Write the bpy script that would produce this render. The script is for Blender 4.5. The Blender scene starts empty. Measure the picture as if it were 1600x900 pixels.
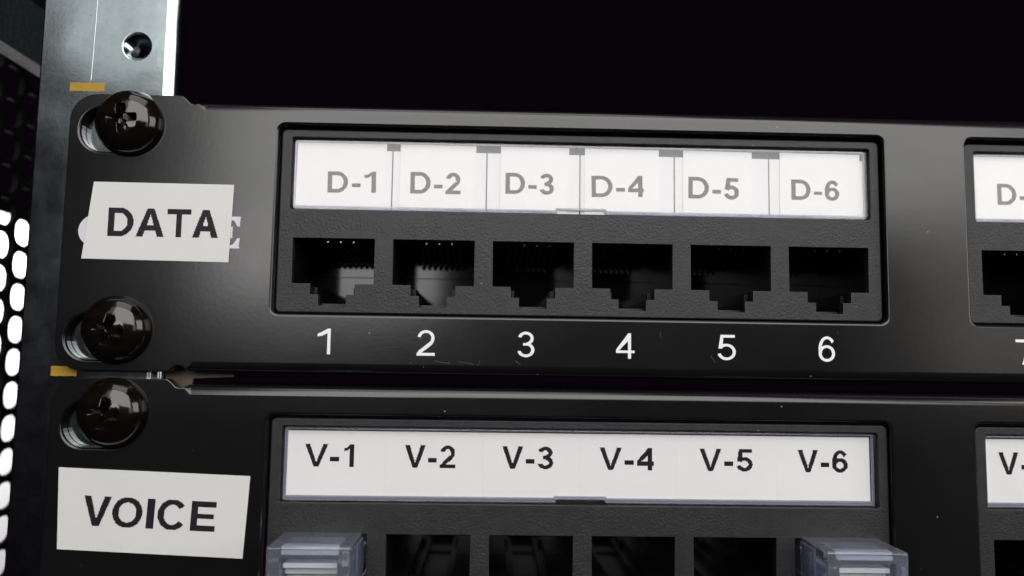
import bpy, bmesh, math, random
import numpy as np
from mathutils import Vector, Matrix
from mathutils.geometry import tessellate_polygon

random.seed(7)
MM = 0.001
scene = bpy.context.scene
COL = scene.collection
PI = math.pi

# ------------------------------------------------------------------ camera
cam = bpy.data.cameras.new('camera')
cam.lens = 27.0
cam.sensor_width = 36.0
cam.clip_start = 0.002
cam.clip_end = 20.0
cam.dof.use_dof = True
cam.dof.focus_distance = 0.119
cam.dof.aperture_fstop = 12.0
camo = bpy.data.objects.new('camera', cam)
COL.objects.link(camo)
right = Vector((0.99958361, -0.02469349, 0.01492782))
up = Vector((-0.01704802, -0.08800699, 0.99597396))
fwd = Vector((0.02328032, 0.99581374, 0.08839132))
camo.matrix_world = Matrix(((right.x, up.x, -fwd.x, 0.056956),
                            (right.y, up.y, -fwd.y, -0.119423),
                            (right.z, up.z, -fwd.z, -0.035021),
                            (0, 0, 0, 1)))
scene.camera = camo

# ------------------------------------------------------------------ world
world = bpy.data.worlds.new('World')
scene.world = world
world.use_nodes = True
bg = world.node_tree.nodes['Background']
bg.inputs['Color'].default_value = (0.9, 0.35, 1.0, 1)
bg.inputs['Strength'].default_value = 0.003

# ------------------------------------------------------------------ lamps of the room behind the camera
def area(name, loc, target, sx, sy, radiance, color):
    l = bpy.data.lights.new(name, 'AREA')
    l.shape = 'RECTANGLE'; l.size = sx; l.size_y = sy
    l.energy = radiance * PI * sx * sy
    l.color = color
    o = bpy.data.objects.new(name, l); COL.objects.link(o)
    o.location = loc
    d = Vector(target) - Vector(loc)
    o.rotation_euler = d.to_track_quat('-Z', 'Y').to_euler()
    return o

FX, FZ = 0.057, -0.035            # the point of the panels straight in front of the camera
def wall_light(name, x0, x1, z0, z1, radiance, color):
    area(name, (FX + (x0 + x1) / 2, -0.70, FZ + (z0 + z1) / 2),
         (FX + (x0 + x1) / 2, 0.0, FZ + (z0 + z1) / 2), x1 - x0, z1 - z0, radiance, color)
wall_light('window_light', -0.31, 0.62, 0.155, 1.05, 4.2, (1.0, 0.985, 0.97))
wall_light('upper_left_light', -0.49, -0.315, 0.29, 1.05, 0.85, (0.95, 1.0, 1.0))
wall_light('side_light', -0.305, -0.062, 0.052, 0.15, 5.4, (1.0, 0.98, 0.97))
wall_light('room_light', 0.47, 0.70, -0.03, 0.15, 1.3, (1.0, 0.95, 0.9))
area('right_window_light', (1.00, -0.45, 0.22), (0.03, 0.0, -0.03), 0.55, 0.50, 3.5, (1.0, 0.985, 0.97))
area('ceiling_light', (0.10, -0.45, 1.30), (0.05, 0.0, -0.03), 0.9, 0.8, 1.9, (1.0, 0.985, 0.97))
# added unseen lamp that overexposes the white board behind the perforated side sheet
area('hidden_board_light', (-0.17, 0.42, 0.21), (-1.0, 0.42, 0.21), 0.4, 0.14, 60.0, (1, 0.99, 1.0))

scene.view_settings.view_transform = 'Standard'
scene.view_settings.look = 'None'
scene.view_settings.exposure = 0.0
scene.view_settings.gamma = 1.0
scene.render.engine = 'CYCLES'
scene.cycles.max_bounces = 14
scene.cycles.transmission_bounces = 12
scene.cycles.transparent_max_bounces = 12
scene.cycles.caustics_reflective = True
scene.cycles.caustics_refractive = True
scene.cycles.sample_clamp_indirect = 6.0
scene.cycles.use_denoising = True

# ------------------------------------------------------------------ materials
def new_mat(name):
    m = bpy.data.materials.new(name); m.use_nodes = True
    nt = m.node_tree
    b = nt.nodes['Principled BSDF']
    return m, nt, b

def coords(nt, scale=(1, 1, 1)):
    tc = nt.nodes.new('ShaderNodeTexCoord')
    mp = nt.nodes.new('ShaderNodeMapping')
    mp.inputs['Scale'].default_value = scale
    nt.links.new(tc.outputs['Object'], mp.inputs['Vector'])
    return mp.outputs['Vector']

def noise(nt, vec, scale, detail=2.0, rough=0.5):
    n = nt.nodes.new('ShaderNodeTexNoise')
    n.inputs['Scale'].default_value = scale
    n.inputs['Detail'].default_value = detail
    n.inputs['Roughness'].default_value = rough
    nt.links.new(vec, n.inputs['Vector'])
    return n.outputs['Fac']

def ramp(nt, fac, p0, c0, p1, c1):
    r = nt.nodes.new('ShaderNodeValToRGB')
    e = r.color_ramp.elements
    e[0].position = p0; e[0].color = (*c0, 1) if len(c0) == 3 else c0
    e[1].position = p1; e[1].color = (*c1, 1) if len(c1) == 3 else c1
    nt.links.new(fac, r.inputs['Fac'])
    return r.outputs['Color']

def bump(nt, b, height, dist, strength=1.0):
    n = nt.nodes.new('ShaderNodeBump')
    n.inputs['Distance'].default_value = dist
    n.inputs['Strength'].default_value = strength
    nt.links.new(height, n.inputs['Height'])
    nt.links.new(n.outputs['Normal'], b.inputs['Normal'])
    return n

def specks(nt, vec, scale, size, keep):
    """sparse tiny dots of dust: 1 inside a dot"""
    v = nt.nodes.new('ShaderNodeTexVoronoi')
    v.inputs['Scale'].default_value = scale
    nt.links.new(vec, v.inputs['Vector'])
    a = nt.nodes.new('ShaderNodeMath'); a.operation = 'LESS_THAN'; a.inputs[1].default_value = size
    nt.links.new(v.outputs['Distance'], a.inputs[0])
    s = nt.nodes.new('ShaderNodeSeparateColor'); nt.links.new(v.outputs['Color'], s.inputs['Color'])
    c = nt.nodes.new('ShaderNodeMath'); c.operation = 'LESS_THAN'; c.inputs[1].default_value = keep
    nt.links.new(s.outputs['Red'], c.inputs[0])
    m = nt.nodes.new('ShaderNodeMath'); m.operation = 'MULTIPLY'
    nt.links.new(a.outputs[0], m.inputs[0]); nt.links.new(c.outputs[0], m.inputs[1])
    return m.outputs[0]

def mixcol(nt, fac, c0, c1):
    n = nt.nodes.new('ShaderNodeMix'); n.data_type = 'RGBA'
    nt.links.new(fac, n.inputs['Factor'])
    for sock, c in ((n.inputs[6], c0), (n.inputs[7], c1)):
        if isinstance(c, tuple): sock.default_value = (*c, 1)
        else: nt.links.new(c, sock)
    return n.outputs[2]

def plain(name, color, rough=0.5, metallic=0.0, spec=0.5, grain=0.0):
    m, nt, b = new_mat(name)
    b.inputs['Base Color'].default_value = (*color, 1)
    b.inputs['Roughness'].default_value = rough
    b.inputs['Metallic'].default_value = metallic
    b.inputs['Specular IOR Level'].default_value = spec
    if grain:
        f = noise(nt, coords(nt), 900, 3)
        c = ramp(nt, f, 0.3, tuple(x * (1 - grain) for x in color), 0.7, tuple(min(1, x * (1 + grain)) for x in color))
        nt.links.new(c, b.inputs['Base Color'])
    return m

def mat_panel():
    m, nt, b = new_mat('black_powder_coat')
    v = coords(nt)
    dust = specks(nt, v, 420, 0.05, 0.10)
    base = ramp(nt, noise(nt, v, 60, 4), 0.35, (0.005, 0.005, 0.0054), 0.7, (0.0072, 0.007, 0.007))
    nt.links.new(mixcol(nt, dust, base, (0.22, 0.21, 0.2)), b.inputs['Base Color'])
    r = ramp(nt, noise(nt, v, 45, 5, 0.6), 0.3, (0.165,) * 3, 0.75, (0.225,) * 3)
    nt.links.new(r, b.inputs['Roughness'])
    b.inputs['Specular IOR Level'].default_value = 0.6
    bump(nt, b, noise(nt, v, 1300, 3, 0.55), 0.000014, 0.36)
    return m

def mat_module():
    m, nt, b = new_mat('textured_black_plastic')
    v = coords(nt)
    dust = specks(nt, v, 620, 0.06, 0.09)
    base = ramp(nt, noise(nt, v, 500, 4), 0.3, (0.014, 0.014, 0.015), 0.7, (0.022, 0.022, 0.023))
    nt.links.new(mixcol(nt, dust, base, (0.28, 0.27, 0.26)), b.inputs['Base Color'])
    b.inputs['Roughness'].default_value = 0.46
    b.inputs['Specular IOR Level'].default_value = 0.42
    big = noise(nt, v, 70, 2)
    amp = ramp(nt, big, 0.35, (0.25,) * 3, 0.62, (1.0,) * 3)
    hgt = noise(nt, v, 2300, 3, 0.6)
    mul = nt.nodes.new('ShaderNodeMath'); mul.operation = 'MULTIPLY'
    nt.links.new(hgt, mul.inputs[0]); nt.links.new(amp, mul.inputs[1])
    bump(nt, b, mul.outputs[0], 0.00014, 0.8)
    return m

def mat_zinc():
    m, nt, b = new_mat('zinc_plated_steel')
    v = coords(nt)
    base = ramp(nt, noise(nt, v, 260, 5, 0.65), 0.3, (0.40, 0.455, 0.47), 0.72, (0.52, 0.57, 0.58))
    pits = specks(nt, v, 900, 0.10, 0.05)
    nt.links.new(mixcol(nt, pits, base, (0.2, 0.23, 0.24)), b.inputs['Base Color'])
    b.inputs['Metallic'].default_value = 1.0
    r = ramp(nt, noise(nt, v, 180, 5, 0.7), 0.25, (0.12,) * 3, 0.75, (0.19,) * 3)
    nt.links.new(r, b.inputs['Roughness'])
    fine = nt.nodes.new('ShaderNodeBump'); fine.inputs['Distance'].default_value = 0.00003; fine.inputs['Strength'].default_value = 0.15
    nt.links.new(noise(nt, v, 1600, 3, 0.6), fine.inputs['Height'])
    wide = nt.nodes.new('ShaderNodeBump'); wide.inputs['Distance'].default_value = 0.0016; wide.inputs['Strength'].default_value = 0.25
    nt.links.new(noise(nt, v, 55, 1, 0.5), wide.inputs['Height'])
    nt.links.new(fine.outputs['Normal'], wide.inputs['Normal'])
    nt.links.new(wide.outputs['Normal'], b.inputs['Normal'])
    return m

def mat_screw():
    m, nt, b = new_mat('black_oxide_screw')
    v = coords(nt)
    base = ramp(nt, noise(nt, v, 400, 4), 0.35, (0.003, 0.0023, 0.0019), 0.7, (0.0065, 0.0046, 0.0034))
    nt.links.new(base, b.inputs['Base Color'])
    r = ramp(nt, noise(nt, v, 500, 4, 0.6), 0.35, (0.07,) * 3, 0.75, (0.17,) * 3)
    nt.links.new(r, b.inputs['Roughness'])
    b.inputs['Specular IOR Level'].default_value = 0.62
    bump(nt, b, noise(nt, v, 450, 2), 0.00012, 0.35)
    return m

def mat_paper(name, color, rough=0.55, fibre=0.03):
    m, nt, b = new_mat(name)
    v = coords(nt)
    c = ramp(nt, noise(nt, v, 220, 5, 0.6), 0.3, tuple(x * (1 - fibre) for x in color), 0.7, color)
    nt.links.new(c, b.inputs['Base Color'])
    b.inputs['Roughness'].default_value = rough
    b.inputs['Specular IOR Level'].default_value = 0.3
    bump(nt, b, noise(nt, v, 300, 2), 0.00003, 0.4)
    return m

def mat_cover():
    """clear thin plastic: lets light straight through, mirrors by its Fresnel factor"""
    m, nt, b = new_mat('clear_cover_plastic')
    nt.nodes.remove(b)
    out = [n for n in nt.nodes if n.type == 'OUTPUT_MATERIAL'][0]
    fr = nt.nodes.new('ShaderNodeFresnel'); fr.inputs['IOR'].default_value = 1.5
    # the sheet does not bend light, so its rear face uses the same angle as its front face
    ge = nt.nodes.new('ShaderNodeNewGeometry'); mr = nt.nodes.new('ShaderNodeMapRange')
    mr.inputs['To Min'].default_value = 1.5; mr.inputs['To Max'].default_value = 1 / 1.5
    nt.links.new(ge.outputs['Backfacing'], mr.inputs['Value']); nt.links.new(mr.outputs['Result'], fr.inputs['IOR'])
    tr = nt.nodes.new('ShaderNodeBsdfTransparent'); tr.inputs['Color'].default_value = (0.995, 0.995, 1.0, 1)
    gl = nt.nodes.new('ShaderNodeBsdfGlossy'); gl.inputs['Roughness'].default_value = 0.04
    bm_ = nt.nodes.new('ShaderNodeBump'); bm_.inputs['Distance'].default_value = 0.00008; bm_.inputs['Strength'].default_value = 0.12
    nt.links.new(noise(nt, coords(nt), 70, 1), bm_.inputs['Height'])
    nt.links.new(bm_.outputs['Normal'], gl.inputs['Normal'])
    mx = nt.nodes.new('ShaderNodeMixShader')
    nt.links.new(fr.outputs[0], mx.inputs[0]); nt.links.new(tr.outputs[0], mx.inputs[1]); nt.links.new(gl.outputs[0], mx.inputs[2])
    nt.links.new(mx.outputs[0], out.inputs['Surface'])
    return m

def mat_plug():
    m, nt, b = new_mat('clear_polycarbonate')
    b.inputs['Base Color'].default_value = (0.76, 0.82, 0.99, 1)
    b.inputs['Roughness'].default_value = 0.02
    b.inputs['IOR'].default_value = 1.58
    b.inputs['Transmission Weight'].default_value = 0.90
    bump(nt, b, noise(nt, coords(nt), 350, 2), 0.0001, 0.15)
    return m

def mat_rim():
    m, nt, b = new_mat('edge_of_clear_plastic')
    b.inputs['Base Color'].default_value = (0.62, 0.62, 0.74, 1)
    b.inputs['Roughness'].default_value = 0.12
    b.inputs['IOR'].default_value = 1.5
    b.inputs['Transmission Weight'].default_value = 0.72
    bump(nt, b, noise(nt, coords(nt, (0.3, 1, 1)), 260, 2), 0.0002, 0.5)
    return m

def mat_glint():  # whitened plastic, stands in for bright reflections inside the clear plug
    m, nt, b = new_mat('glint_polycarbonate')
    b.inputs['Base Color'].default_value = (0.82, 0.84, 0.88, 1)
    b.inputs['Roughness'].default_value = 0.15
    b.inputs['IOR'].default_value = 1.4
    b.inputs['Transmission Weight'].default_value = 0.35
    bump(nt, b, noise(nt, coords(nt, (0.4, 1, 1)), 500, 2), 0.0002, 0.4)
    return m

M = dict(glint=mat_glint(), rim=mat_rim(), panel=mat_panel(), module=mat_module(), zinc=mat_zinc(), screw=mat_screw(),
         sticker=mat_paper('white_label_tape', (0.66, 0.66, 0.645)), strip=mat_paper('white_strip_paper', (0.88, 0.875, 0.86)),
         tape=mat_paper('white_card_tape', (0.74, 0.735, 0.72)),
         card=mat_paper('white_backing_card', (0.70, 0.69, 0.695)),
         dust=plain('pale_dust', (0.16, 0.155, 0.15), 0.8, grain=0.3),
         ink=plain('black_label_ink', (0.013, 0.011, 0.015), 0.5, spec=0.2, grain=0.3),
         paint=mat_paper('white_screen_print', (0.84, 0.84, 0.86), 0.45),
         oldprint=mat_paper('pale_screen_print', (0.62, 0.62, 0.66), 0.45),
         gloss=plain('glossy_black_plastic', (0.006, 0.006, 0.007), 0.09, spec=0.4, grain=0.2),
         cavity=plain('satin_black_cavity', (0.004, 0.004, 0.0045), 0.42, spec=0.3, grain=0.2),
         recess=plain('matt_black_recess', (0.01, 0.01, 0.011), 0.5, grain=0.2),
         gold=plain('gold_contact', (0.75, 0.55, 0.22), 0.25, metallic=1.0, grain=0.1),
         wire=plain('shaded_brass_contact', (0.10, 0.08, 0.05), 0.35, metallic=0.8, grain=0.2),  # brass darkened: the shade inside the port is put into its colour
         yellow=mat_paper('yellow_mark_paint', (0.46, 0.285, 0.03), 0.5, 0.35),
         tan=plain('tan_tape', (0.10, 0.08, 0.055), 0.6, grain=0.15),
         perf=plain('black_perforated_steel', (0.004, 0.004, 0.0045), 0.7, spec=0.15, grain=0.2),
         brace=plain('dark_zinc_brace', (0.16, 0.20, 0.215), 0.42, metallic=0.85, grain=0.25),
         edge=plain('bare_cut_steel', (0.55, 0.52, 0.53), 0.45, metallic=0.4, grain=0.1),
         wall=mat_paper('white_board_paint', (0.82, 0.82, 0.82), 0.8),
         cover=mat_cover(), plug=mat_plug())

# ------------------------------------------------------------------ object helpers
def link_mesh(name, verts, faces, mat, parent=None, smooth=None, origin=(0, 0, 0)):
    """verts in millimetres, world axes; origin = where the object's own origin stands"""
    if parent is not None:
        po = parent['_o']
    ox, oy, oz = origin
    me = bpy.data.meshes.new(name)
    me.from_pydata([((x - ox) * MM, (y - oy) * MM, (z - oz) * MM) for x, y, z in verts], [], faces)
    if smooth is not None:
        me.polygons.foreach_set('use_smooth', smooth)
    me.materials.append(mat)
    me.update()
    o = bpy.data.objects.new(name, me)
    COL.objects.link(o)
    if parent is not None:
        o.parent = parent
        o.location = Vector((ox, oy, oz)) * MM - Vector(tuple(po)) * MM
    else:
        o.location = Vector((ox, oy, oz)) * MM
    o['_o'] = [float(ox), float(oy), float(oz)]
    return o

def thing(name, label, cat, origin, group=None):
    o = bpy.data.objects.new(name, None)
    COL.objects.link(o)
    o.empty_display_size = 0.005
    o.location = Vector(origin) * MM
    o['_o'] = [float(v) for v in origin]
    tag(o, label, cat, group)
    return o

def tag(o, label=None, cat=None, group=None, kind=None):
    if label: o['label'] = label
    if cat: o['category'] = cat
    if group: o['group'] = group
    if kind: o['kind'] = kind
    return o

def dup(o, parent, shift):
    """a copy of a part and of its sub-parts, moved by shift (mm)"""
    c = o.copy(); COL.objects.link(c)
    c.parent = parent
    org = [o['_o'][i] + shift[i] for i in range(3)]
    c['_o'] = org
    c.location = (Vector(org) - Vector(tuple(parent['_o']))) * MM
    for ch in list(o.children):
        g = ch.copy(); COL.objects.link(g); g.parent = c
        g['_o'] = [ch['_o'][i] + shift[i] for i in range(3)]
    return c

def area2(p):
    return sum(p[i][0] * p[(i + 1) % len(p)][1] - p[(i + 1) % len(p)][0] * p[i][1] for i in range(len(p)))

def rrect(x0, z0, x1, z1, rad, n=5):
    pts = []
    for cx, cz, a0 in ((x1 - rad, z0 + rad, -90), (x1 - rad, z1 - rad, 0), (x0 + rad, z1 - rad, 90), (x0 + rad, z0 + rad, 180)):
        for k in range(n + 1):
            a = math.radians(a0 + 90 * k / n)
            pts.append((cx + rad * math.cos(a), cz + rad * math.sin(a)))
    return pts

def circle(cx, cz, r, n=32, a0=0.0):
    return [(cx + r * math.cos(a0 + 2 * PI * k / n), cz + r * math.sin(a0 + 2 * PI * k / n)) for k in range(n)]

def plate_geo(loops, y0, back=True, n=4):
    """A sheet whose front lies in the plane y = y0. loops = [(pts, r, depth)], the first is the outline, the others are holes.
    r and depth may be one number or one per point: r rounds the edge, depth is how far the edge wall runs back."""
    V, F, S = [], [], []
    fronts, backs, fidx, bidx = [], [], [], []
    for li, (pts, r, d) in enumerate(loops):
        ccw = area2(pts) > 0
        if (li == 0) != ccw:
            pts = pts[::-1]
            if not isinstance(r, (int, float)): r = list(r)[::-1]
            if not isinstance(d, (int, float)): d = list(d)[::-1]
        N = len(pts)
        R = [r] * N if isinstance(r, (int, float)) else list(r)
        D = [d] * N if isinstance(d, (int, float)) else list(d)
        mit = []
        for i in range(N):
            a, b, c = pts[i - 1], pts[i], pts[(i + 1) % N]
            def nrm(p, q):
                dx, dz = q[0] - p[0], q[1] - p[1]
                L = math.hypot(dx, dz) or 1e-9
                return (dz / L, -dx / L)
            n1, n2 = nrm(a, b), nrm(b, c)
            mx, mz = n1[0] + n2[0], n1[1] + n2[1]
            k = max(0.35, (1 + n1[0] * n2[0] + n1[1] * n2[1]))
            mit.append((mx / k, mz / k))
        rings = []
        for j in range(n + 2):
            ring = []
            for i in range(N):
                if j <= n:
                    th = j / n * PI / 2
                    ins = R[i] * (1 - math.sin(th)); yy = y0 + R[i] * (1 - math.cos(th))
                else:
                    ins = 0; yy = y0 + max(D[i], R[i] + 1e-3)
                V.append((pts[i][0] - mit[i][0] * ins, yy, pts[i][1] - mit[i][1] * ins))
                ring.append(len(V) - 1)
            rings.append(ring)
        for j in range(n + 1):
            for i in range(N):
                k = (i + 1) % N
                F.append((rings[j][i], rings[j + 1][i], rings[j + 1][k], rings[j][k])); S.append(j < n)
        fronts.append([Vector((V[q][0], V[q][2], 0)) for q in rings[0]]); fidx += rings[0]
        backs.append([Vector((V[q][0], V[q][2], 0)) for q in rings[-1]]); bidx += rings[-1]
    def fill(polys, idx, sign):
        for t in tessellate_polygon(polys):
            a, b, c = (idx[q] for q in t)
            ar = (V[b][0] - V[a][0]) * (V[c][2] - V[a][2]) - (V[c][0] - V[a][0]) * (V[b][2] - V[a][2])
            if abs(ar) < 1e-9: continue
            F.append((a, b, c) if ar * sign > 0 else (a, c, b)); S.append(False)
    fill(fronts, fidx, 1)
    if back: fill(backs, bidx, -1)
    return V, F, S

def plate(name, loops, y0, mat, parent=None, origin=(0, 0, 0), back=True, n=4):
    V, F, S = plate_geo(loops, y0, back, n)
    return link_mesh(name, V, F, mat, parent, S, origin)

def box_geo(x0, x1, y0, y1, z0, z1):
    V = [(x, y, z) for z in (z0, z1) for y in (y0, y1) for x in (x0, x1)]
    F = [(0, 1, 5, 4), (1, 3, 7, 5), (3, 2, 6, 7), (2, 0, 4, 6), (4, 5, 7, 6), (0, 2, 3, 1)]
    return V, F

def join(*geos):
    V, F = [], []
    for v, f in geos:
        k = len(V); V += list(v); F += [tuple(i + k for i in q) for q in f]
    return V, F

def lathe_geo(profile, cx, cz, seg=48):
    """profile of (radius, y); axis along y"""
    V, F = [], []
    for r, y in profile:
        for k in range(seg):
            a = 2 * PI * k / seg
            V.append((cx + r * math.cos(a), y, cz + r * math.sin(a)))
    for j in range(len(profile) - 1):
        for k in range(seg):
            q = (k + 1) % seg
            F.append((j * seg + k, j * seg + q, (j + 1) * seg + q, (j + 1) * seg + k))
    return V, F

# ------------------------------------------------------------------ lettering (own glyph outlines, filled row by row like a label printer does)
def g_poly(X, Z, pts):
    ins = np.zeros(X.shape, bool)
    for i in range(len(pts)):
        (x0, z0), (x1, z1) = pts[i - 1], pts[i]
        if z0 == z1: continue
        c = ((z0 > Z) != (z1 > Z)) & (X < (x1 - x0) * (Z - z0) / (z1 - z0) + x0)
        ins ^= c
    return ins
def g_rect(X, Z, x0, z0, x1, z1): return (X >= x0) & (X <= x1) & (Z >= z0) & (Z <= z1)
def g_ring(X, Z, cx, cz, rx, rz, tx, tz, a0=-180, a1=180):
    o = ((X - cx) / rx) ** 2 + ((Z - cz) / rz) ** 2 <= 1
    i = ((X - cx) / (rx - tx)) ** 2 + ((Z - cz) / (rz - tz)) ** 2 < 1
    ang = np.degrees(np.arctan2((Z - cz) / rz, (X - cx) / rx))
    m = o & ~i
    if a1 - a0 < 360:
        w = (ang - a0) % 360
        m &= w <= (a1 - a0)
    return m
def glyph(c, X, Z, a, t):
    R = lambda *q: g_rect(X, Z, *q)
    P = lambda *q: g_poly(X, Z, list(q))
    O = lambda *q: g_ring(X, Z, *q)
    h = 0.85 * t
    if c == 'D':
        cx = a * 0.46
        return R(0, 0, t, 1) | R(0, 1 - h, cx, 1) | R(0, 0, cx, h) | (O(cx, .5, a - cx, .5, t, h) & (X >= cx))
    if c == 'A':
        return P((0, 0), (t * 1.1, 0), (a / 2 + t * .35, 1), (a / 2 - t * .55, 1)) | P((a, 0), (a - t * 1.1, 0), (a / 2 - t * .35, 1), (a / 2 + t * .55, 1)) | R(a * .24, .23, a * .76, .23 + h)
    if c == 'V':
        return P((0, 1), (t * 1.1, 1), (a / 2 + t * .35, 0), (a / 2 - t * .55, 0)) | P((a, 1), (a - t * 1.1, 1), (a / 2 - t * .35, 0), (a / 2 + t * .55, 0))
    if c == 'T': return R(0, 1 - h, a, 1) | R(a / 2 - t / 2, 0, a / 2 + t / 2, 1)
    if c == 'O': return O(a / 2, .5, a / 2, .515, t, h)
    if c == 'I': return R(0, 0, a, 1)
    if c == 'C': return O(a * .52, .5, a * .52, .515, t, h, 38, 322)
    if c == 'E': return R(0, 0, t, 1) | R(0, 0, a, h) | R(0, 1 - h, a, 1) | R(0, .5 - h * .45, a * .93, .5 + h * .5)
    if c == '-': return R(0, .26, a, .26 + h)
    if c == '1': return R(a - t, 0, a, 1) | P((0, .69), (0, .69 + h), (a * .3, .86), (a - t * .85, 1), (a - .01, 1), (a - t, .82), (a * .35, .72))
    if c == '2':
        return (O(a * .5, .69, a * .47, .31, t, h, -28, 172) | R(0, 0, a, h) |
                P((0, 0), (0, .08), (a * .12, .2), (a * .93 - t, .57), (a * .96, .62), (a * .90, .5), (a * .78, .4), (t * 1.45, h)))
    if c == '3':
        return O(a * .48, .735, a * .45, .265, t, h, -80, 168) | O(a * .49, .285, a * .49, .285, t, h, -168, 82) | R(a * .33, .5 - h * .45, a * .56, .5 + h * .5)
    if c == '4':
        s = a * .64
        return R(s, 0, s + t, 1) | R(0, .22, a, .22 + h) | P((0, .22), (0, .25 + h), (s + t * .1, 1), (s + t, 1), (s + t * .2, .72), (t * .95, .22 + h), (t * .9, .22))
    if c == '5':
        return R(a * .16, 1 - h, a * .93, 1) | P((a * .16, 1), (a * .16 + t * .95, 1), (a * .13 + t * .8, .48), (a * .04, .45)) | O(a * .48, .325, a * .5, .325, t, h, -165, 148)
    if c == '6':
        return O(a * .5, .325, a * .5, .325, t, h) | O(a * .53, .5, a * .53, .5, t, h, 40, 205)
    if c == '7':
        return R(0, 1 - h, a, 1) | P((a, 1 - h * .6), (a, 1 - h * 1.15), (a * .44 + t * .5, 0), (a * .44 - t * .55, 0), (a - t * 1.25, 1 - h * 1.1))
    raise ValueError(c)

def text_geo(items, y, cell, t, rot=0.0, pivot=(0, 0)):
    """items = [(char, x0, x1, z0, z1)] in mm"""
    V, F = [], []
    cr, sr = math.cos(rot), math.sin(rot)
    def put(x, z):
        dx, dz = x - pivot[0], z - pivot[1]
        V.append((pivot[0] + dx * cr - dz * sr, y, pivot[1] + dx * sr + dz * cr)); return len(V) - 1
    for c, x0, x1, z0, z1 in items:
        hgt = z1 - z0
        nx = max(1, round((x1 - x0) / cell)); nz = max(1, round(hgt / cell))
        a = (x1 - x0) / hgt
        xs = (np.arange(nx) + .5) / nx * a; zs = (np.arange(nz) + .5) / nz
        X, Z = np.meshgrid(xs, zs)
        G = glyph(c, X, Z, a, t)
        for j in range(nz):
            row = G[j]; i = 0
            while i < nx:
                if row[i]:
                    k = i
                    while k < nx and row[k]: k += 1
                    xa, xb = x0 + (x1 - x0) * i / nx, x0 + (x1 - x0) * k / nx
                    za, zb = z0 + hgt * j / nz, z0 + hgt * (j + 1) / nz
                    F.append((put(xa, za), put(xb, za), put(xb, zb), put(xa, zb)))
                    i = k
                else: i += 1
    return V, F

# ================================================================== the rail
rail = thing('rack_rail', 'zinc plated steel rack rail with threaded hole behind the panel ears', 'rack rail', (-5.5, 1.7, -90))
zt, zb = 60.0, -130.0
rp = [(-16.4, zb), (5.3, zb), (5.3, zt), (-16.4, zt)]
holes = [(circle(-1.15, 13.75, 2.15, 40), 0.25, 1.6)]
for z in (0.4, -31.8, -44.4, 29.6, -75.5, -88.2):
    holes.append((circle(-0.7, z, 3.0, 24), 0.2, 1.6))
plate('front_plate', [(rp, [0.35, 2.0, 2.0, 0.35], 3.2)] + holes, 1.75, M['zinc'], rail, (-5.5, 1.75, 0), back=False, n=8)
prof = []
for k in range(15):
    prof.append((2.12 if k % 2 == 0 else 1.78, 1.95 + 0.32 * k))
V, F = lathe_geo(prof, -1.15, 13.75, 40)
link_mesh('screw_thread', V, F, M['zinc'], rail, [False] * len(F), (-1.15, 1.95, 13.75))
for z0, z1, xe in ((6.2, 7.55, -5.9), (-39.1, -37.6, -7.4)):
    rag = lambda: random.uniform(-.06, .06)
    ring = [(-11.35 + (xe + 11.35) * k / 14, z0 + rag()) for k in range(15)] + [(xe + rag(), (z0 + z1) / 2)] + [(xe - (xe + 11.35) * k / 14, z1 + rag()) for k in range(15)]
    plate('unit_mark', [(ring, 0.015, 0.03)], 1.72, M['yellow'], rail, (-8.6, 1.72, z0))
# the faint raised draw line along the rail
bead = []
segs = 60
for k in range(segs + 1):
    z = 8.0 + (zt - 8.0) * k / segs
    x = -8.15 + 0.018 * (z - 8) + random.uniform(-.02, .02)
    for q in range(5):
        a = PI * q / 4
        bead.append((x + 0.07 * math.cos(a), 1.752 - 0.012 * math.sin(a), z))
bf = [(k * 5 + q, k * 5 + q + 1, (k + 1) * 5 + q + 1, (k + 1) * 5 + q) for k in range(segs) for q in range(4)]
link_mesh('draw_line', bead, bf, M['zinc'], rail, [True] * len(bf), (-8.15, 1.75, 8))

# ================================================================== patch panels
PITCH = 15.73
P0 = 31.62          # centre of the first port
XR = 243.0          # panels run on to the right, out of the picture
def panel_plate(root, dz, odz, slots):
    """dz shifts the ears, odz the openings"""
    up_, dn = 5.2 + dz, -38.2 + dz
    bt, bb = 4.35 + dz, -38.25 + dz
    pts, R, D = [], [], []
    def add(x, z, r=0.18, d=1.6): pts.append((x, z)); R.append(r); D.append(d)
    for k in range(9):                                        # lower left corner
        a = math.radians(180 + 90 * k / 8); add(-10.1 + 4.2 + 4.2 * math.cos(a), dn + 4.2 + 4.2 * math.sin(a))
    add(6.9, dn); add(7.5, dn + .12); add(8.0, dn + .75); add(8.7, dn + 1.0); add(9.3, dn + .85); add(9.8, dn + .45)
    add(10.1, bb, 1.7, 14); add(11.0, bb, 1.7, 14)
    add(XR, bb, 1.7, 14); add(XR, bt, 1.5, 14)
    add(11.0, bt, 1.5, 14); add(10.2, bt, 1.5, 14); add(9.8, up_ - 1.25); add(9.2, up_ - 1.35); add(8.6, up_ - 1.2); add(7.9, up_ - .5); add(7.3, up_ - .04); add(6.9, up_)
    for k in range(9):
        a = math.radians(90 + 90 * k / 8); add(-10.1 + 4.2 + 4.2 * math.cos(a), up_ - 4.2 + 4.2 * math.sin(a))
    loops = [(pts, R, D)]
    for x0, z in slots:
        loops.append((rrect(x0, z - 3.45, x0 + 11.4, z + 3.45, 3.4, 8), 0.45, 1.6))
    for x0 in (22.55, 132.45):
        loops.append((rrect(x0, -29.0 + odz, x0 + 96.5, 0.95 + odz, 1.1, 5), 0.42, 1.6))
    return plate('faceplate', loops, 0.0, M['panel'], root, (-10, 0, dn), back=False, n=5)

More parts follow.
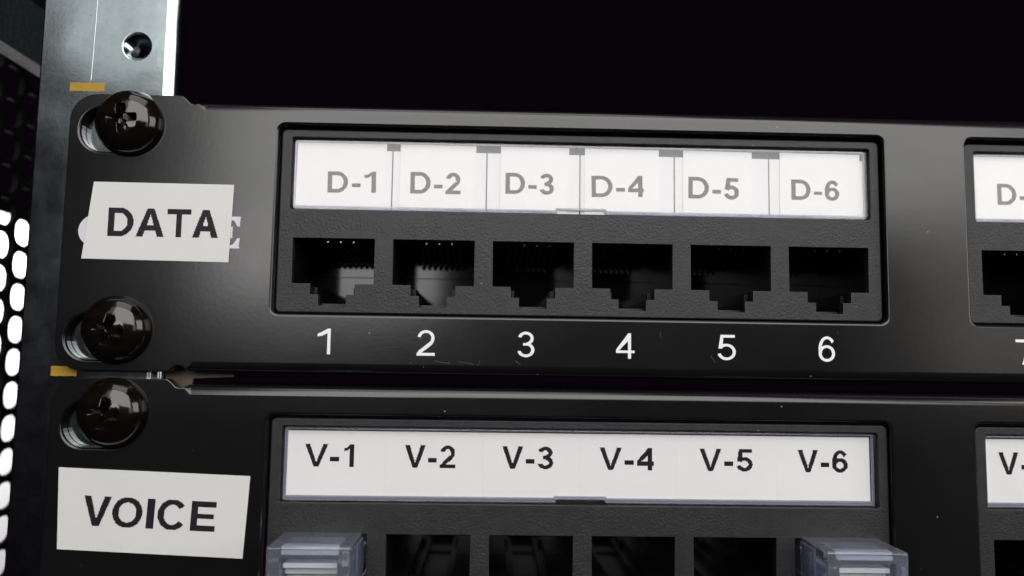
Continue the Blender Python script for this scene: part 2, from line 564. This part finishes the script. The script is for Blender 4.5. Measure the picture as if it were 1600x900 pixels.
def tshape(cx, z, g=0.0):
    return [(cx - 6.4 - g, z - 7.2 - g), (cx - 3.5 - g, z - 7.2 - g), (cx - 3.5 - g, z - 8.9 - g), (cx - 2.17 - g, z - 8.9 - g), (cx - 2.17 - g, z - 10.65 - g),
            (cx + 2.17 + g, z - 10.65 - g), (cx + 2.17 + g, z - 8.9 - g), (cx + 3.5 + g, z - 8.9 - g), (cx + 3.5 + g, z - 7.2 - g), (cx + 6.4 + g, z - 7.2 - g),
            (cx + 6.4 + g, z + g), (cx - 6.4 - g, z + g)]

def housing(root, x0, odz):
    """textured plastic face with six port openings and the window for the label strip"""
    out = rrect(x0 + .32, -28.72 + odz, x0 + 96.18, 0.42 + odz, 0.8, 4)
    loops = [(out, 0.2, 2.4)]
    loops.append((rrect(x0 + 1.95, -12.35 + odz, x0 + 94.7, -0.75 + odz, 0.35, 3), 0.1, 2.6))
    for k in range(6):
        loops.append((tshape(x0 - 22.55 + P0 + k * PITCH, -16.95 + odz), 0.07, 1.3))
    h = plate('port_housing', loops, 1.0, M['module'], root, (x0, 1, -28 + odz), back=False, n=3)
    f = plate('window_floor', [(rrect(x0 + 1.5, -12.9 + odz, x0 + 95.1, -0.2 + odz, .4, 3), 0.05, .5)], 3.2, M['recess'], h, (x0, 3.2, -12 + odz))
    return h

def make_port(root, cx, z):
    V, F, S = [], [], []
    lp = tshape(cx, z, 0.03)
    N = len(lp)
    for y in (2.2, 20.0):
        for x, zz in lp: V.append((x, y, zz))
    for i in range(N):
        k = (i + 1) % N
        F.append((i, k, N + k, N + i))
    for t in tessellate_polygon([[Vector((x, zz, 0)) for x, zz in lp]]):
        F.append(tuple(N + q for q in t))
    # the ledge half way down the back, and the two latch cheeks
    g = join(box_geo(cx - 6.35, cx + 6.35, 19.3, 19.97, z - 4.3, z - 4.1),
             box_geo(cx - 2.15, cx + 2.15, 3.2, 6.5, z - 10.66, z - 10.2), box_geo(cx - 3.48, cx - 2.9, 3.6, 8.0, z - 8.88, z - 7.6), box_geo(cx + 2.9, cx + 3.48, 3.6, 8.0, z - 8.88, z - 7.6))
    k = len(V); V += g[0]; F += [tuple(i + k for i in q) for q in g[1]]
    p = link_mesh('port', V, F, M['gloss'], root, None, (cx, 2, z))
    p.data.materials.append(M['cavity'])
    p.data.materials.append(M['module'])
    for i in range(N): p.data.polygons[i].material_index = 1
    for q in p.data.polygons[-18:-12]: q.material_index = 2
    for q in p.data.polygons[-12:]: q.material_index = 1
    # eight spring contacts that slope from the ceiling at the front to the back
    geos = []
    for q in range(8):
        x = cx - 3.57 + 1.02 * q
        w = .24
        path = [(4.2, z + .1), (7.0, z - .2), (12.0, z - .95), (16.3, z - 2.2), (17.0, z - 1.9)]
        Vv, Ff = [], []
        for (yy, zz) in path:
            Vv += [(x - w, yy, zz - .17), (x + w, yy, zz - .17), (x + w, yy, zz + .17), (x - w, yy, zz + .17)]
        for j in range(len(path) - 1):
            for e in range(4):
                Ff.append((j * 4 + e, j * 4 + (e + 1) % 4, j * 4 + 4 + (e + 1) % 4, j * 4 + 4 + e))
        Ff += [(3, 2, 1, 0)]
        geos.append((Vv, Ff))
    V, F = join(*geos)
    tag(link_mesh('contacts', V, F, M['wire'], p, None, (cx, 3, z)), kind='stuff')
    geos = []
    for q in range(3):
        x = cx - 1.35 + 2.04 * q
        geos.append(box_geo(x - .075, x + .075, 3.0, 3.3, z - .38, z - .2))
    V, F = join(*geos)
    tag(link_mesh('contact_tips', V, F, M['gold'], p, None, (cx, 3, z)), kind='stuff')
    return p

def cover(root, x0, odz, ztop, notch, rim):
    a, b, c, d = x0 + 2.15, x0 + 94.5, -12.15 + odz, ztop + odz
    m = x0 + 48.2
    pts = [(a + .3, c)]
    pts += [(m - 4.0, c), (m - 3.8, c + notch), (m + 3.6, c + notch), (m + 3.9, c)]
    pts += [(b - .3, c), (b, c + .3), (b, d - .3), (b - .3, d), (a + .3, d), (a, d - .3), (a, c + .3)]
    cv = plate('label_cover', [(pts, 0.28, 0.75)], 1.25, M['cover'], root, (x0, 1.2, c), n=4)
    w = rim
    inner = [(a + w, c + w + .25), (m - 4.3, c + w + .25), (m - 4.1, c + notch + w), (m + 3.9, c + notch + w), (m + 4.2, c + w + .25), (b - w, c + w + .25), (b - w, d - w), (a + w, d - w)]
    plate('cover_rim', [(pts, 0.1, .14), (inner, 0.1, .14)], 2.02, M['rim'], cv, (x0, 2.0, c), n=3)
    return cv

def card_text(prefix, n, x0, x1, z0, z1):
    w = x1 - x0
    last = n[-1]
    if prefix == 'D':
        f = (0, .42, .50, .68, .76, 1) if last == '1' else (0, .40, .47, .64, .70, 1)
    else:
        f = (0, .47, .51, .70, .80, 1) if last == '1' else (0, .41, .46, .63, .69, 1)
    return [(prefix, x0, x0 + w * f[1], z0, z1), ('-', x0 + w * f[2], x0 + w * f[3], z0, z1), (last, x0 + w * f[4], x1, z0, z1)]

def port_row(root, x0, odz, proto=None, skip_numbers=True):
    ps = []
    for k in range(6):
        cx = x0 - 22.55 + P0 + k * PITCH
        if proto is None:
            proto = make_port(root, cx, -16.95 + odz); base = cx; bz = odz; ps.append(proto)
        else:
            s = (cx - proto['_o'][0], 0, (-16.95 + odz) - proto['_o'][2])
            ps.append(dup(proto, root, s))
    return proto

# ---- upper panel
data = thing('patch_panel', 'upper black patch panel carrying the DATA sticker and grey D cards', 'patch panel', (-10, 0, -38.2), 'rack patch panels')
panel_plate(data, 0.0, 0.0, ((-8.35, -0.5), (-8.6, -33.0)))
proto = None
for x0 in (22.55, 132.45):
    housing(data, x0, 0.0)
    proto = port_row(data, x0, 0.0, proto)
    cover(data, x0, 0.0, -0.95, 0.55, 0.34)

div = [24.95, 40.30, 55.45, 70.52, 85.85, 101.3, 116.95]
tapes = [(25.0, 39.35, 39.2), (41.45, 53.75, 53.2), (57.6, 68.75, 68.4), (71.2, 83.3, 83.3), (87.2, 98.5, 98.4), (103.0, 116.2, 116.3)]
dtxt = [(30.05, 37.75, -9.38, -5.95), (43.25, 51.3, -9.28, -5.78), (58.5, 66.35, -9.05, -5.62), (72.4, 80.85, -9.18, -5.7), (88.1, 96.4, -9.24, -5.70), (104.9, 112.75, -9.1, -5.76)]
div2 = [134.95, 150.3, 165.45, 180.5, 195.85, 211.3, 226.9]
def d_card(i, a, b, tp, tx, num, rot):
    c = plate('label_card', [([(a + .10, -12.3), (b - .10, -12.3), (b - .10, -2.42), (a + .10, -2.42)], 0.03, 0.25)], 2.35, M['card'], data, ((a + b) / 2, 2.35, -12))
    ta, tb0, tb1 = tp
    plate('label_tape', [([(ta, -12.2), (tb1, -12.2), (tb0, -1.28 - .03 * i), (ta + .1, -1.22 - .02 * i)], 0.03, 0.14)], 2.2, M['tape'], c, ((a + b) / 2, 2.2, -12))
    if num:
        V, F = text_geo(card_text('D', num, *tx), 2.185, 0.1, 0.2, rot, ((a + b) / 2, -8))
        link_mesh('lettering', V, F, M['ink'], c, None, ((a + b) / 2, 2.18, -8))
        tag(c, 'white card lettered D-' + num)
rots = [0.015, 0.0, -0.005, 0.02, -0.012, -0.004]
for i in range(6):
    d_card(i, div[i], div[i + 1], tapes[i], dtxt[i], str(i + 1), rots[i])
d_card(0, div2[0], div2[1], (135.0, 149.3, 149.2), (138.85, 146.7, -9.25, -5.75), '7', 0.0)
for i in range(1, 6):
    d_card(i, div2[i], div2[i + 1], (div2[i] + .8, div2[i + 1] - .8, div2[i + 1] - .8), None, '', 0)

# ---- painted port numbers under the upper panel's ports
nums = [('1', 29.85, 31.85), ('2', 45.15, 47.95), ('3', 60.72, 63.42), ('4', 76.08, 78.98), ('5', 92.0, 94.9), ('6', 107.9, 110.5), ('7', 139.3, 142.0)]
for k, (c, xa, xb) in enumerate(nums):
    V, F = text_geo([(c, xa, xb, -35.15, -31.2)], -0.012, 0.04, 0.125)
    tag(link_mesh('port_number', V, F, M['paint'], data, None, ((xa + xb) / 2, 0, -35)), 'white printed number ' + c)

# ---- the maker's print that the sticker hides but for its first and last letter
V, F = [], []
def serif_geo():
    cell = .04
    X, Z = np.meshgrid(np.arange(-8.2, -2.6, cell), np.arange(-19.3, -13.8, cell))
    G1 = g_ring(X, Z, -4.9, -16.6, 2.75, 2.55, 1.35, .4, 35, 325)
    X2, Z2 = np.meshgrid(np.arange(12.2, 17.6, cell), np.arange(-19.3, -13.6, cell))
    top, bot = -14.0, -19.0
    G2 = g_rect(X2, Z2, 13.2, bot, 14.7, top) | g_rect(X2, Z2, 12.4, top - .3, 17.2, top) | g_rect(X2, Z2, 12.4, bot, 17.2, bot + .3)
    G2 |= g_poly(X2, Z2, [(17.25, top), (17.15, top - 1.55), (16.8, top - 1.55), (16.3, top - .7), (15.3, top - .3), (15.3, top)])
    G2 |= g_poly(X2, Z2, [(17.25, bot + 1.6), (17.05, bot), (15.2, bot), (15.2, bot + .3), (16.2, bot + .6), (16.85, bot + 1.6)])
    G2 |= g_rect(X2, Z2, 14.7, -16.65, 15.9, -16.35) | g_rect(X2, Z2, 15.75, -17.4, 16.05, -15.6)
    out = []
    for G, xs, zs in ((G1, X, Z), (G2, X2, Z2)):
        V, F = [], []
        for j in range(G.shape[0]):
            row = G[j]; i = 0
            while i < len(row):
                if row[i]:
                    k = i
                    while k < len(row) and row[k]: k += 1
                    xa, xb, za = xs[j, i], xs[j, i] + (k - i) * cell, zs[j, i]
                    n = len(V)
                    V += [(xa, -.01, za), (xb, -.01, za), (xb, -.01, za + cell), (xa, -.01, za + cell)]
                    F.append((n, n + 1, n + 2, n + 3)); i = k
                else: i += 1
        out.append((V, F))
    return out
for (V, F), lx, lb in zip(serif_geo(), (-5, 15), ('pale printed C half hidden under the sticker', 'pale printed serif E half hidden under the sticker')):
    tag(link_mesh('printed_letter', V, F, M['oldprint'], data, None, (lx, 0, -16.6)), lb)

st = plate('name_sticker', [([(-6.84, -21.0), (15.72, -21.2), (16.03, -8.98), (-5.64, -8.9)], 0.03, 0.13)], -0.16, M['sticker'], data, (4.5, -.15, -15))
tag(st, 'white sticker reading DATA')
V, F = text_geo([('D', -3.08, .85, -17.42, -12.95), ('A', 1.25, 5.6, -17.42, -12.98), ('T', 5.98, 9.65, -17.42, -13.0), ('A', 9.92, 13.95, -17.42, -13.05)], -0.175, 0.14, 0.215)
link_mesh('lettering', V, F, M['ink'], st, None, (4.5, -.17, -15))

# ---- lower panel
ODZ = -45.42
voice = thing('patch_panel', 'lower black patch panel carrying the VOICE sticker and black V lettering', 'patch panel', (-10, 0, -82.65), 'rack patch panels')
panel_plate(voice, -44.45, ODZ, ((-8.3, -46.3), (-8.5, -77.5)))
for x0 in (22.75, 132.6):
    housing(voice, x0, ODZ)
    port_row(voice, x0, ODZ - .1, proto)
    cover(voice, x0, ODZ, -0.9, 0.5, 0.5)
vtxt = [(28.05, 35.65), (43.5, 51.4), (58.65, 66.7), (73.9, 82.45), (89.65, 98.1), (105.2, 113.15)]
vdiv = [25.25, 40.54, 55.69, 70.82, 86.06, 101.79, 116.65]
def v_card(a, b, tx, num):
    c = plate('label_card', [([(a + .005, -57.1), (b - .005, -57.1), (b - .005, -47.0), (a + .005, -47.0)], 0.008, 0.25)], 2.3, M['strip'], voice, ((a + b) / 2, 2.3, -57))
    if num:
        V, F = text_geo(card_text('V', num, tx[0], tx[1], -52.52, -49.05), 2.285, 0.14, 0.2)
        link_mesh('lettering', V, F, M['ink'], c, None, ((a + b) / 2, 2.28, -52))
        tag(c, 'white card lettered V-' + num)
for i in range(6): v_card(vdiv[i], vdiv[i + 1], vtxt[i], str(i + 1))
v_card(135.15, 150.3, (137.3, 145.3), '7')
for i in range(1, 6): v_card(135.15 + 15.2 * i, 150.3 + 15.2 * i, None, '')

sv = plate('name_sticker', [([(-7.64, -64.74), (19.92, -65.9), (20.52, -53.72), (-8.15, -52.71)], 0.03, 0.13)], -0.16, M['sticker'], voice, (6, -.15, -59))
tag(sv, 'white sticker reading VOICE')
VR = math.radians(-2.3)
V, F = text_geo([('V', -4.15, -.02, -61.6, -57.2), ('O', .22, 4.72, -61.6, -57.2), ('I', 5.35, 6.5, -61.6, -57.2), ('C', 6.98, 11.2, -61.6, -57.2), ('E', 11.95, 15.65, -61.6, -57.2)], -0.175, 0.14, 0.215, VR, (5.7, -59.4))
link_mesh('lettering', V, F, M['ink'], sv, None, (6, -.17, -59))

# ---- dust and hairline scratches lying on the two faceplates
def wear(root, zlo, zhi, n, scratches, avoid):
    rnd = random.Random(int(abs(zlo) * 10))
    V, F = [], []
    def quad(p, q, w):
        dx, dz = q[0] - p[0], q[1] - p[1]
        L = math.hypot(dx, dz) or 1e-6
        ox, oz = -dz / L * w / 2, dx / L * w / 2
        k = len(V)
        V.extend([(p[0] - ox, -.008, p[1] - oz), (q[0] - ox, -.008, q[1] - oz), (q[0] + ox, -.008, q[1] + oz), (p[0] + ox, -.008, p[1] + oz)])
        F.append((k, k + 1, k + 2, k + 3))
    for _ in range(n):
        x, z = rnd.uniform(-6, 145), rnd.uniform(zlo, zhi)
        if any(a <= x <= b and c <= z <= d for a, b, c, d in avoid): continue
        a = rnd.uniform(0, PI); L = rnd.choice((.05, .06, .08, .1, .16)); w = rnd.uniform(.04, .075)
        quad((x, z), (x + L * math.cos(a), z + L * math.sin(a)), w)
    for pts in scratches:
        for p, q in zip(pts, pts[1:]): quad(p, q, .035)
    tag(link_mesh('dust_specks', V, F, M['dust'], root, None, (60, 0, zlo)), 'pale dust specks and hairline scratches', kind='stuff')
sc1 = [[(48.0, -35.9), (49.0, -36.15), (50.2, -36.25), (50.3, -36.05)], [(51.6, -36.0), (53.2, -36.2), (54.0, -36.4)], [(54.6, -36.5), (54.9, -36.1), (54.9, -35.7)],
       [(60.4, -35.7), (61.2, -36.3)], [(90.9, -34.4), (91.6, -35.6)], [(83.0, -31.0), (83.1, -31.9)], [(44.2, -36.1), (44.35, -36.5)]]
wear(data, -37.0, 3.4, 70, sc1, [(22, 119.5, -29.5, 1.5), (132, 229, -29.5, 1.5), (-9, 17, -22, -8), (-9, 5, -38, 6)])
wear(voice, -72.0, -41.5, 60, [], [(22, 119.5, -75.5, -44), (132, 229, -75.5, -44), (-9, 21, -66, -52), (-9, 5, -52, -39)])

# ================================================================== screws
def screw_mesh():
    prof = [(0.001, -3.25), (1.2, -3.21), (2.3, -3.08), (3.2, -2.80), (4.0, -2.33), (4.6, -1.75), (5.05, -1.0), (5.28, -.35), (5.3, -.08), (5.15, -.02)]
    V, F = lathe_geo(prof[::-1], 0, 0, 64)
    n = len(V)
    F.append(tuple(range(63, -1, -1)))
    F.append(tuple(n - 64 + k for k in range(64)))
    me = bpy.data.meshes.new('screw_head'); me.from_pydata([(x * MM, y * MM, z * MM) for x, y, z in V], [], F)
    bm = bmesh.new(); bm.from_mesh(me)
    bmesh.ops.remove_doubles(bm, verts=bm.verts, dist=2e-6)
    bmesh.ops.recalc_face_normals(bm, faces=bm.faces); bm.to_mesh(me); bm.free()
    ho = bpy.data.objects.new('tmp_head', me); COL.objects.link(ho)
    cut = []
    def frustum(lx0, lz0, lx1, lz1, y0, y1):
        v = [(sx * a, y, sz * b) for y, a, b in ((y0, lx0, lz0), (y1, lx1, lz1)) for sx, sz in ((-1, -1), (1, -1), (1, 1), (-1, 1))]
        f = [(0, 1, 2, 3), (7, 6, 5, 4), (0, 4, 5, 1), (1, 5, 6, 2), (2, 6, 7, 3), (3, 7, 4, 0)]
        return v, f
    cutters = []
    for a, b in ((2.75, .74), (.74, 2.75)):
        c, d = (1.3, .55) if a > b else (.55, 1.3)
        v, f = frustum(a, b, c, d, -3.75, -1.2)
        m2 = bpy.data.meshes.new('tmp'); m2.from_pydata([(x * MM, y * MM, z * MM) for x, y, z in v], [], f)
        bm = bmesh.new(); bm.from_mesh(m2); bmesh.ops.recalc_face_normals(bm, faces=bm.faces)
        bmesh.ops.bevel(bm, geom=[e for e in bm.edges if abs(e.verts[0].co.y - e.verts[1].co.y) > .001], offset=.0003, segments=3, affect='EDGES', profile=.5)
        bm.to_mesh(m2); bm.free()
        co = bpy.data.objects.new('tmp_cut', m2); COL.objects.link(co); cutters.append(co)
        md = ho.modifiers.new('b', 'BOOLEAN'); md.operation = 'DIFFERENCE'; md.object = co; md.solver = 'EXACT'
    bv = ho.modifiers.new('bevel', 'BEVEL'); bv.width = 0.0002; bv.segments = 3; bv.limit_method = 'ANGLE'; bv.angle_limit = math.radians(38)
    dg = bpy.context.evaluated_depsgraph_get()
    out = bpy.data.meshes.new_from_object(ho.evaluated_get(dg))
    for o in [ho] + cutters: bpy.data.objects.remove(o)
    out.polygons.foreach_set('use_smooth', [True] * len(out.polygons))
    out.set_sharp_from_angle(angle=math.radians(40))
    out.materials.clear(); out.materials.append(M['screw'])
    return out
SM = screw_mesh()
V, F = lathe_geo([(2.75, -.1), (2.75, 9.0), (2.2, 9.8), (0.01, 9.8)], 0, 0, 24)
SH = bpy.data.meshes.new('shank'); SH.from_pydata([(x * MM, y * MM, z * MM) for x, y, z in V], [], F); SH.materials.append(M['screw'])
for (x, z, rot, tilt, lab) in ((-.62, .5, -6, 0, 'topmost black pan head screw in the ear of the DATA panel'),
                         (-.76, -31.88, 12, 2.0, 'middle black screw below the DATA sticker, greenish shine on its head'),
                         (-.6, -44.45, 8, 0, 'black screw above the VOICE sticker, lowest of the three')):
    if 'greenish' in lab: lab = 'black cross head screw directly below the DATA sticker'
    t = thing('pan_head_screw', lab, 'screw', (x, 0, z), 'rack mounting screws')
    for nm, me in (('screw_head', SM), ('shank', SH)):
        o = bpy.data.objects.new(nm, me); COL.objects.link(o); o.parent = t
        o.rotation_euler = (math.radians(tilt) if nm == 'screw_head' else 0, math.radians(rot), 0)
        o['_o'] = [0.0, 0.0, 0.0]

# ================================================================== clear plugs in the first and last voice ports
def plug(cx, zt, label):
    t = thing('clear_plug', label, 'connector plug', (cx, 1, zt - 8), 'clear plugs in the voice ports')
    x0, x1 = cx - 5.95, cx + 5.95
    zb = zt - 8.1
    def shell():
        bm = bmesh.new()
        # outer body with the hollow that opens to the front
        loops_o = rrect(x0, zb, x1, zt, .35, 3)
        V, F, S = plate_geo([(loops_o, .34, 20.5), (rrect(x0 + 1.9, zb + 1.4, x1 - 1.9, zt - 1.75, .3, 3), .2, 7.2)], -8.0, back=False, n=3)
        return V, F, S
    V, F, S = shell()
    # close the hollow's floor and the body's back
    bmx = bmesh.new()
    vs = [bmx.verts.new((a * MM, b * MM, c * MM)) for a, b, c in V]
    for f, s in zip(F, S):
        try:
            q = bmx.faces.new([vs[i] for i in f]); q.smooth = s
        except ValueError: pass
    bmx.edges.ensure_lookup_table()
    bmesh.ops.holes_fill(bmx, edges=[e for e in bmx.edges if e.is_boundary], sides=0)
    bmesh.ops.recalc_face_normals(bmx, faces=bmx.faces)
    me = bpy.data.meshes.new('plug_body'); 
    for v in bmx.verts: v.co -= Vector((cx, 1, zt - 8)) * MM
    bmx.to_mesh(me); bmx.free(); me.materials.append(M['plug'])
    o = bpy.data.objects.new('plug_body', me); COL.objects.link(o); o.parent = t; o['_o'] = [cx, 1.0, zt - 8.0]
    # ribs inside the hollow, whitened to paint in bright internal reflections
    for zz, yy in ((zt - 2.6, -6.6), (zt - 3.7, -5.4), (zt - 4.9, -4.2)):
        r = plate('inner_rib', [(rrect(x0 + 2.05, zz - .75, x1 - 2.05, zz, .2, 2), .15, 3.2 + (-4.2 - yy))], yy, M['glint'], t, (cx, yy, zz))
    plate('glint_bar', [(rrect(x0 + 1.9, zt - 1.35, x1 - 1.9, zt - .75, .15, 2), .1, 1.0)], -6.6, M['glint'], t, (cx, -6.6, zt - 1))  # added white bar that paints the bright strip on the plug's top
    # side wings at the mouth of the port
    for s in (-1, 1):
        xa = cx + s * 6.0
        plate('side_wing', [(rrect(min(xa, xa + s * .3), zt - 7.5, max(xa, xa + s * .3), zt - .5, .1, 2), .08, 5.0)], -4.5, M['plug'], t, (xa, -4, zt))
    return t
plug(31.5, -62.15, 'clear plastic plug in the voice port under V-1')
plug(111.0, -62.2, 'clear plastic plug in the voice port under V-6')

# ================================================================== things round the rail
# strip of tan tape in the gap between the two panels
tag(plate('tape_strip', [([(5.5, -41.2), (9.6, -41.2), (9.9, -39.25), (16.2, -38.95), (16.2, -38.5), (9.9, -38.45), (9.6, -36.6), (5.5, -36.6)], .05, .3)], 3.4, M['tan'], None, (7.5, 3.4, -39)),
    'short strip of tan tape seen through the notch between the two panels', 'tape')

# perforated side sheet of the cabinet: lies in the plane x = -38, its holes staggered
hl = []
y_first, z_first = 36.6, -11.7
for ci in range(-3, 6):
    for ri in range(-16, 7):
        cy = y_first + 6.6 * ci
        cz = z_first + 6.5 * ri + (3.25 if ci % 2 else 0)
        hl.append((rrect(cy - 3.0, cz - 2.6, cy + 3.0, cz + 2.6, 2.1, 4), .05, 1.0))
V, F, S = plate_geo([([(10, -122), (75, -122), (75, 42), (10, 42)], .1, 1.0)] + hl, 0.0, True, 1)
me = bpy.data.meshes.new('perforated_side_sheet')
me.from_pydata([(x * MM, y * MM, z * MM) for x, y, z in V], [], F); me.polygons.foreach_set('use_smooth', S); me.materials.append(M['perf'])
ps = bpy.data.objects.new('perforated_side_sheet', me); COL.objects.link(ps)
ps.location = (-0.038, 0, 0); ps.rotation_euler = (0, 0, PI / 2)
tag(ps, 'black perforated cabinet side sheet with bright light coming through its holes', 'side panel')

# the cross brace that runs back beside the rail
br = thing('side_brace', 'dark zinc brace running back beside the top of the rail', 'brace', (-30, 10, 17))
V, F = box_geo(-31.2, -30.0, 8, 90, 18.4, 29.5)
link_mesh('web', V, F, M['brace'], br, None, (-30, 10, 18))
V, F = box_geo(-31.2, -29.6, 7.8, 90, 17.1, 18.35)
link_mesh('lower_lip', V, F, M['edge'], br, None, (-30, 10, 17))

# added white board for the glare in the holes, lit by a hidden lamp
V, F = box_geo(-315, -300, 150, 620, -700, 61)
tag(link_mesh('white_board', V, F, M['wall'], None, None, (-307, 500, -700)), 'brightly lit white surface beyond the perforated side sheet', 'wall')

for o in bpy.data.objects:
    if '_o' in o: del o['_o']
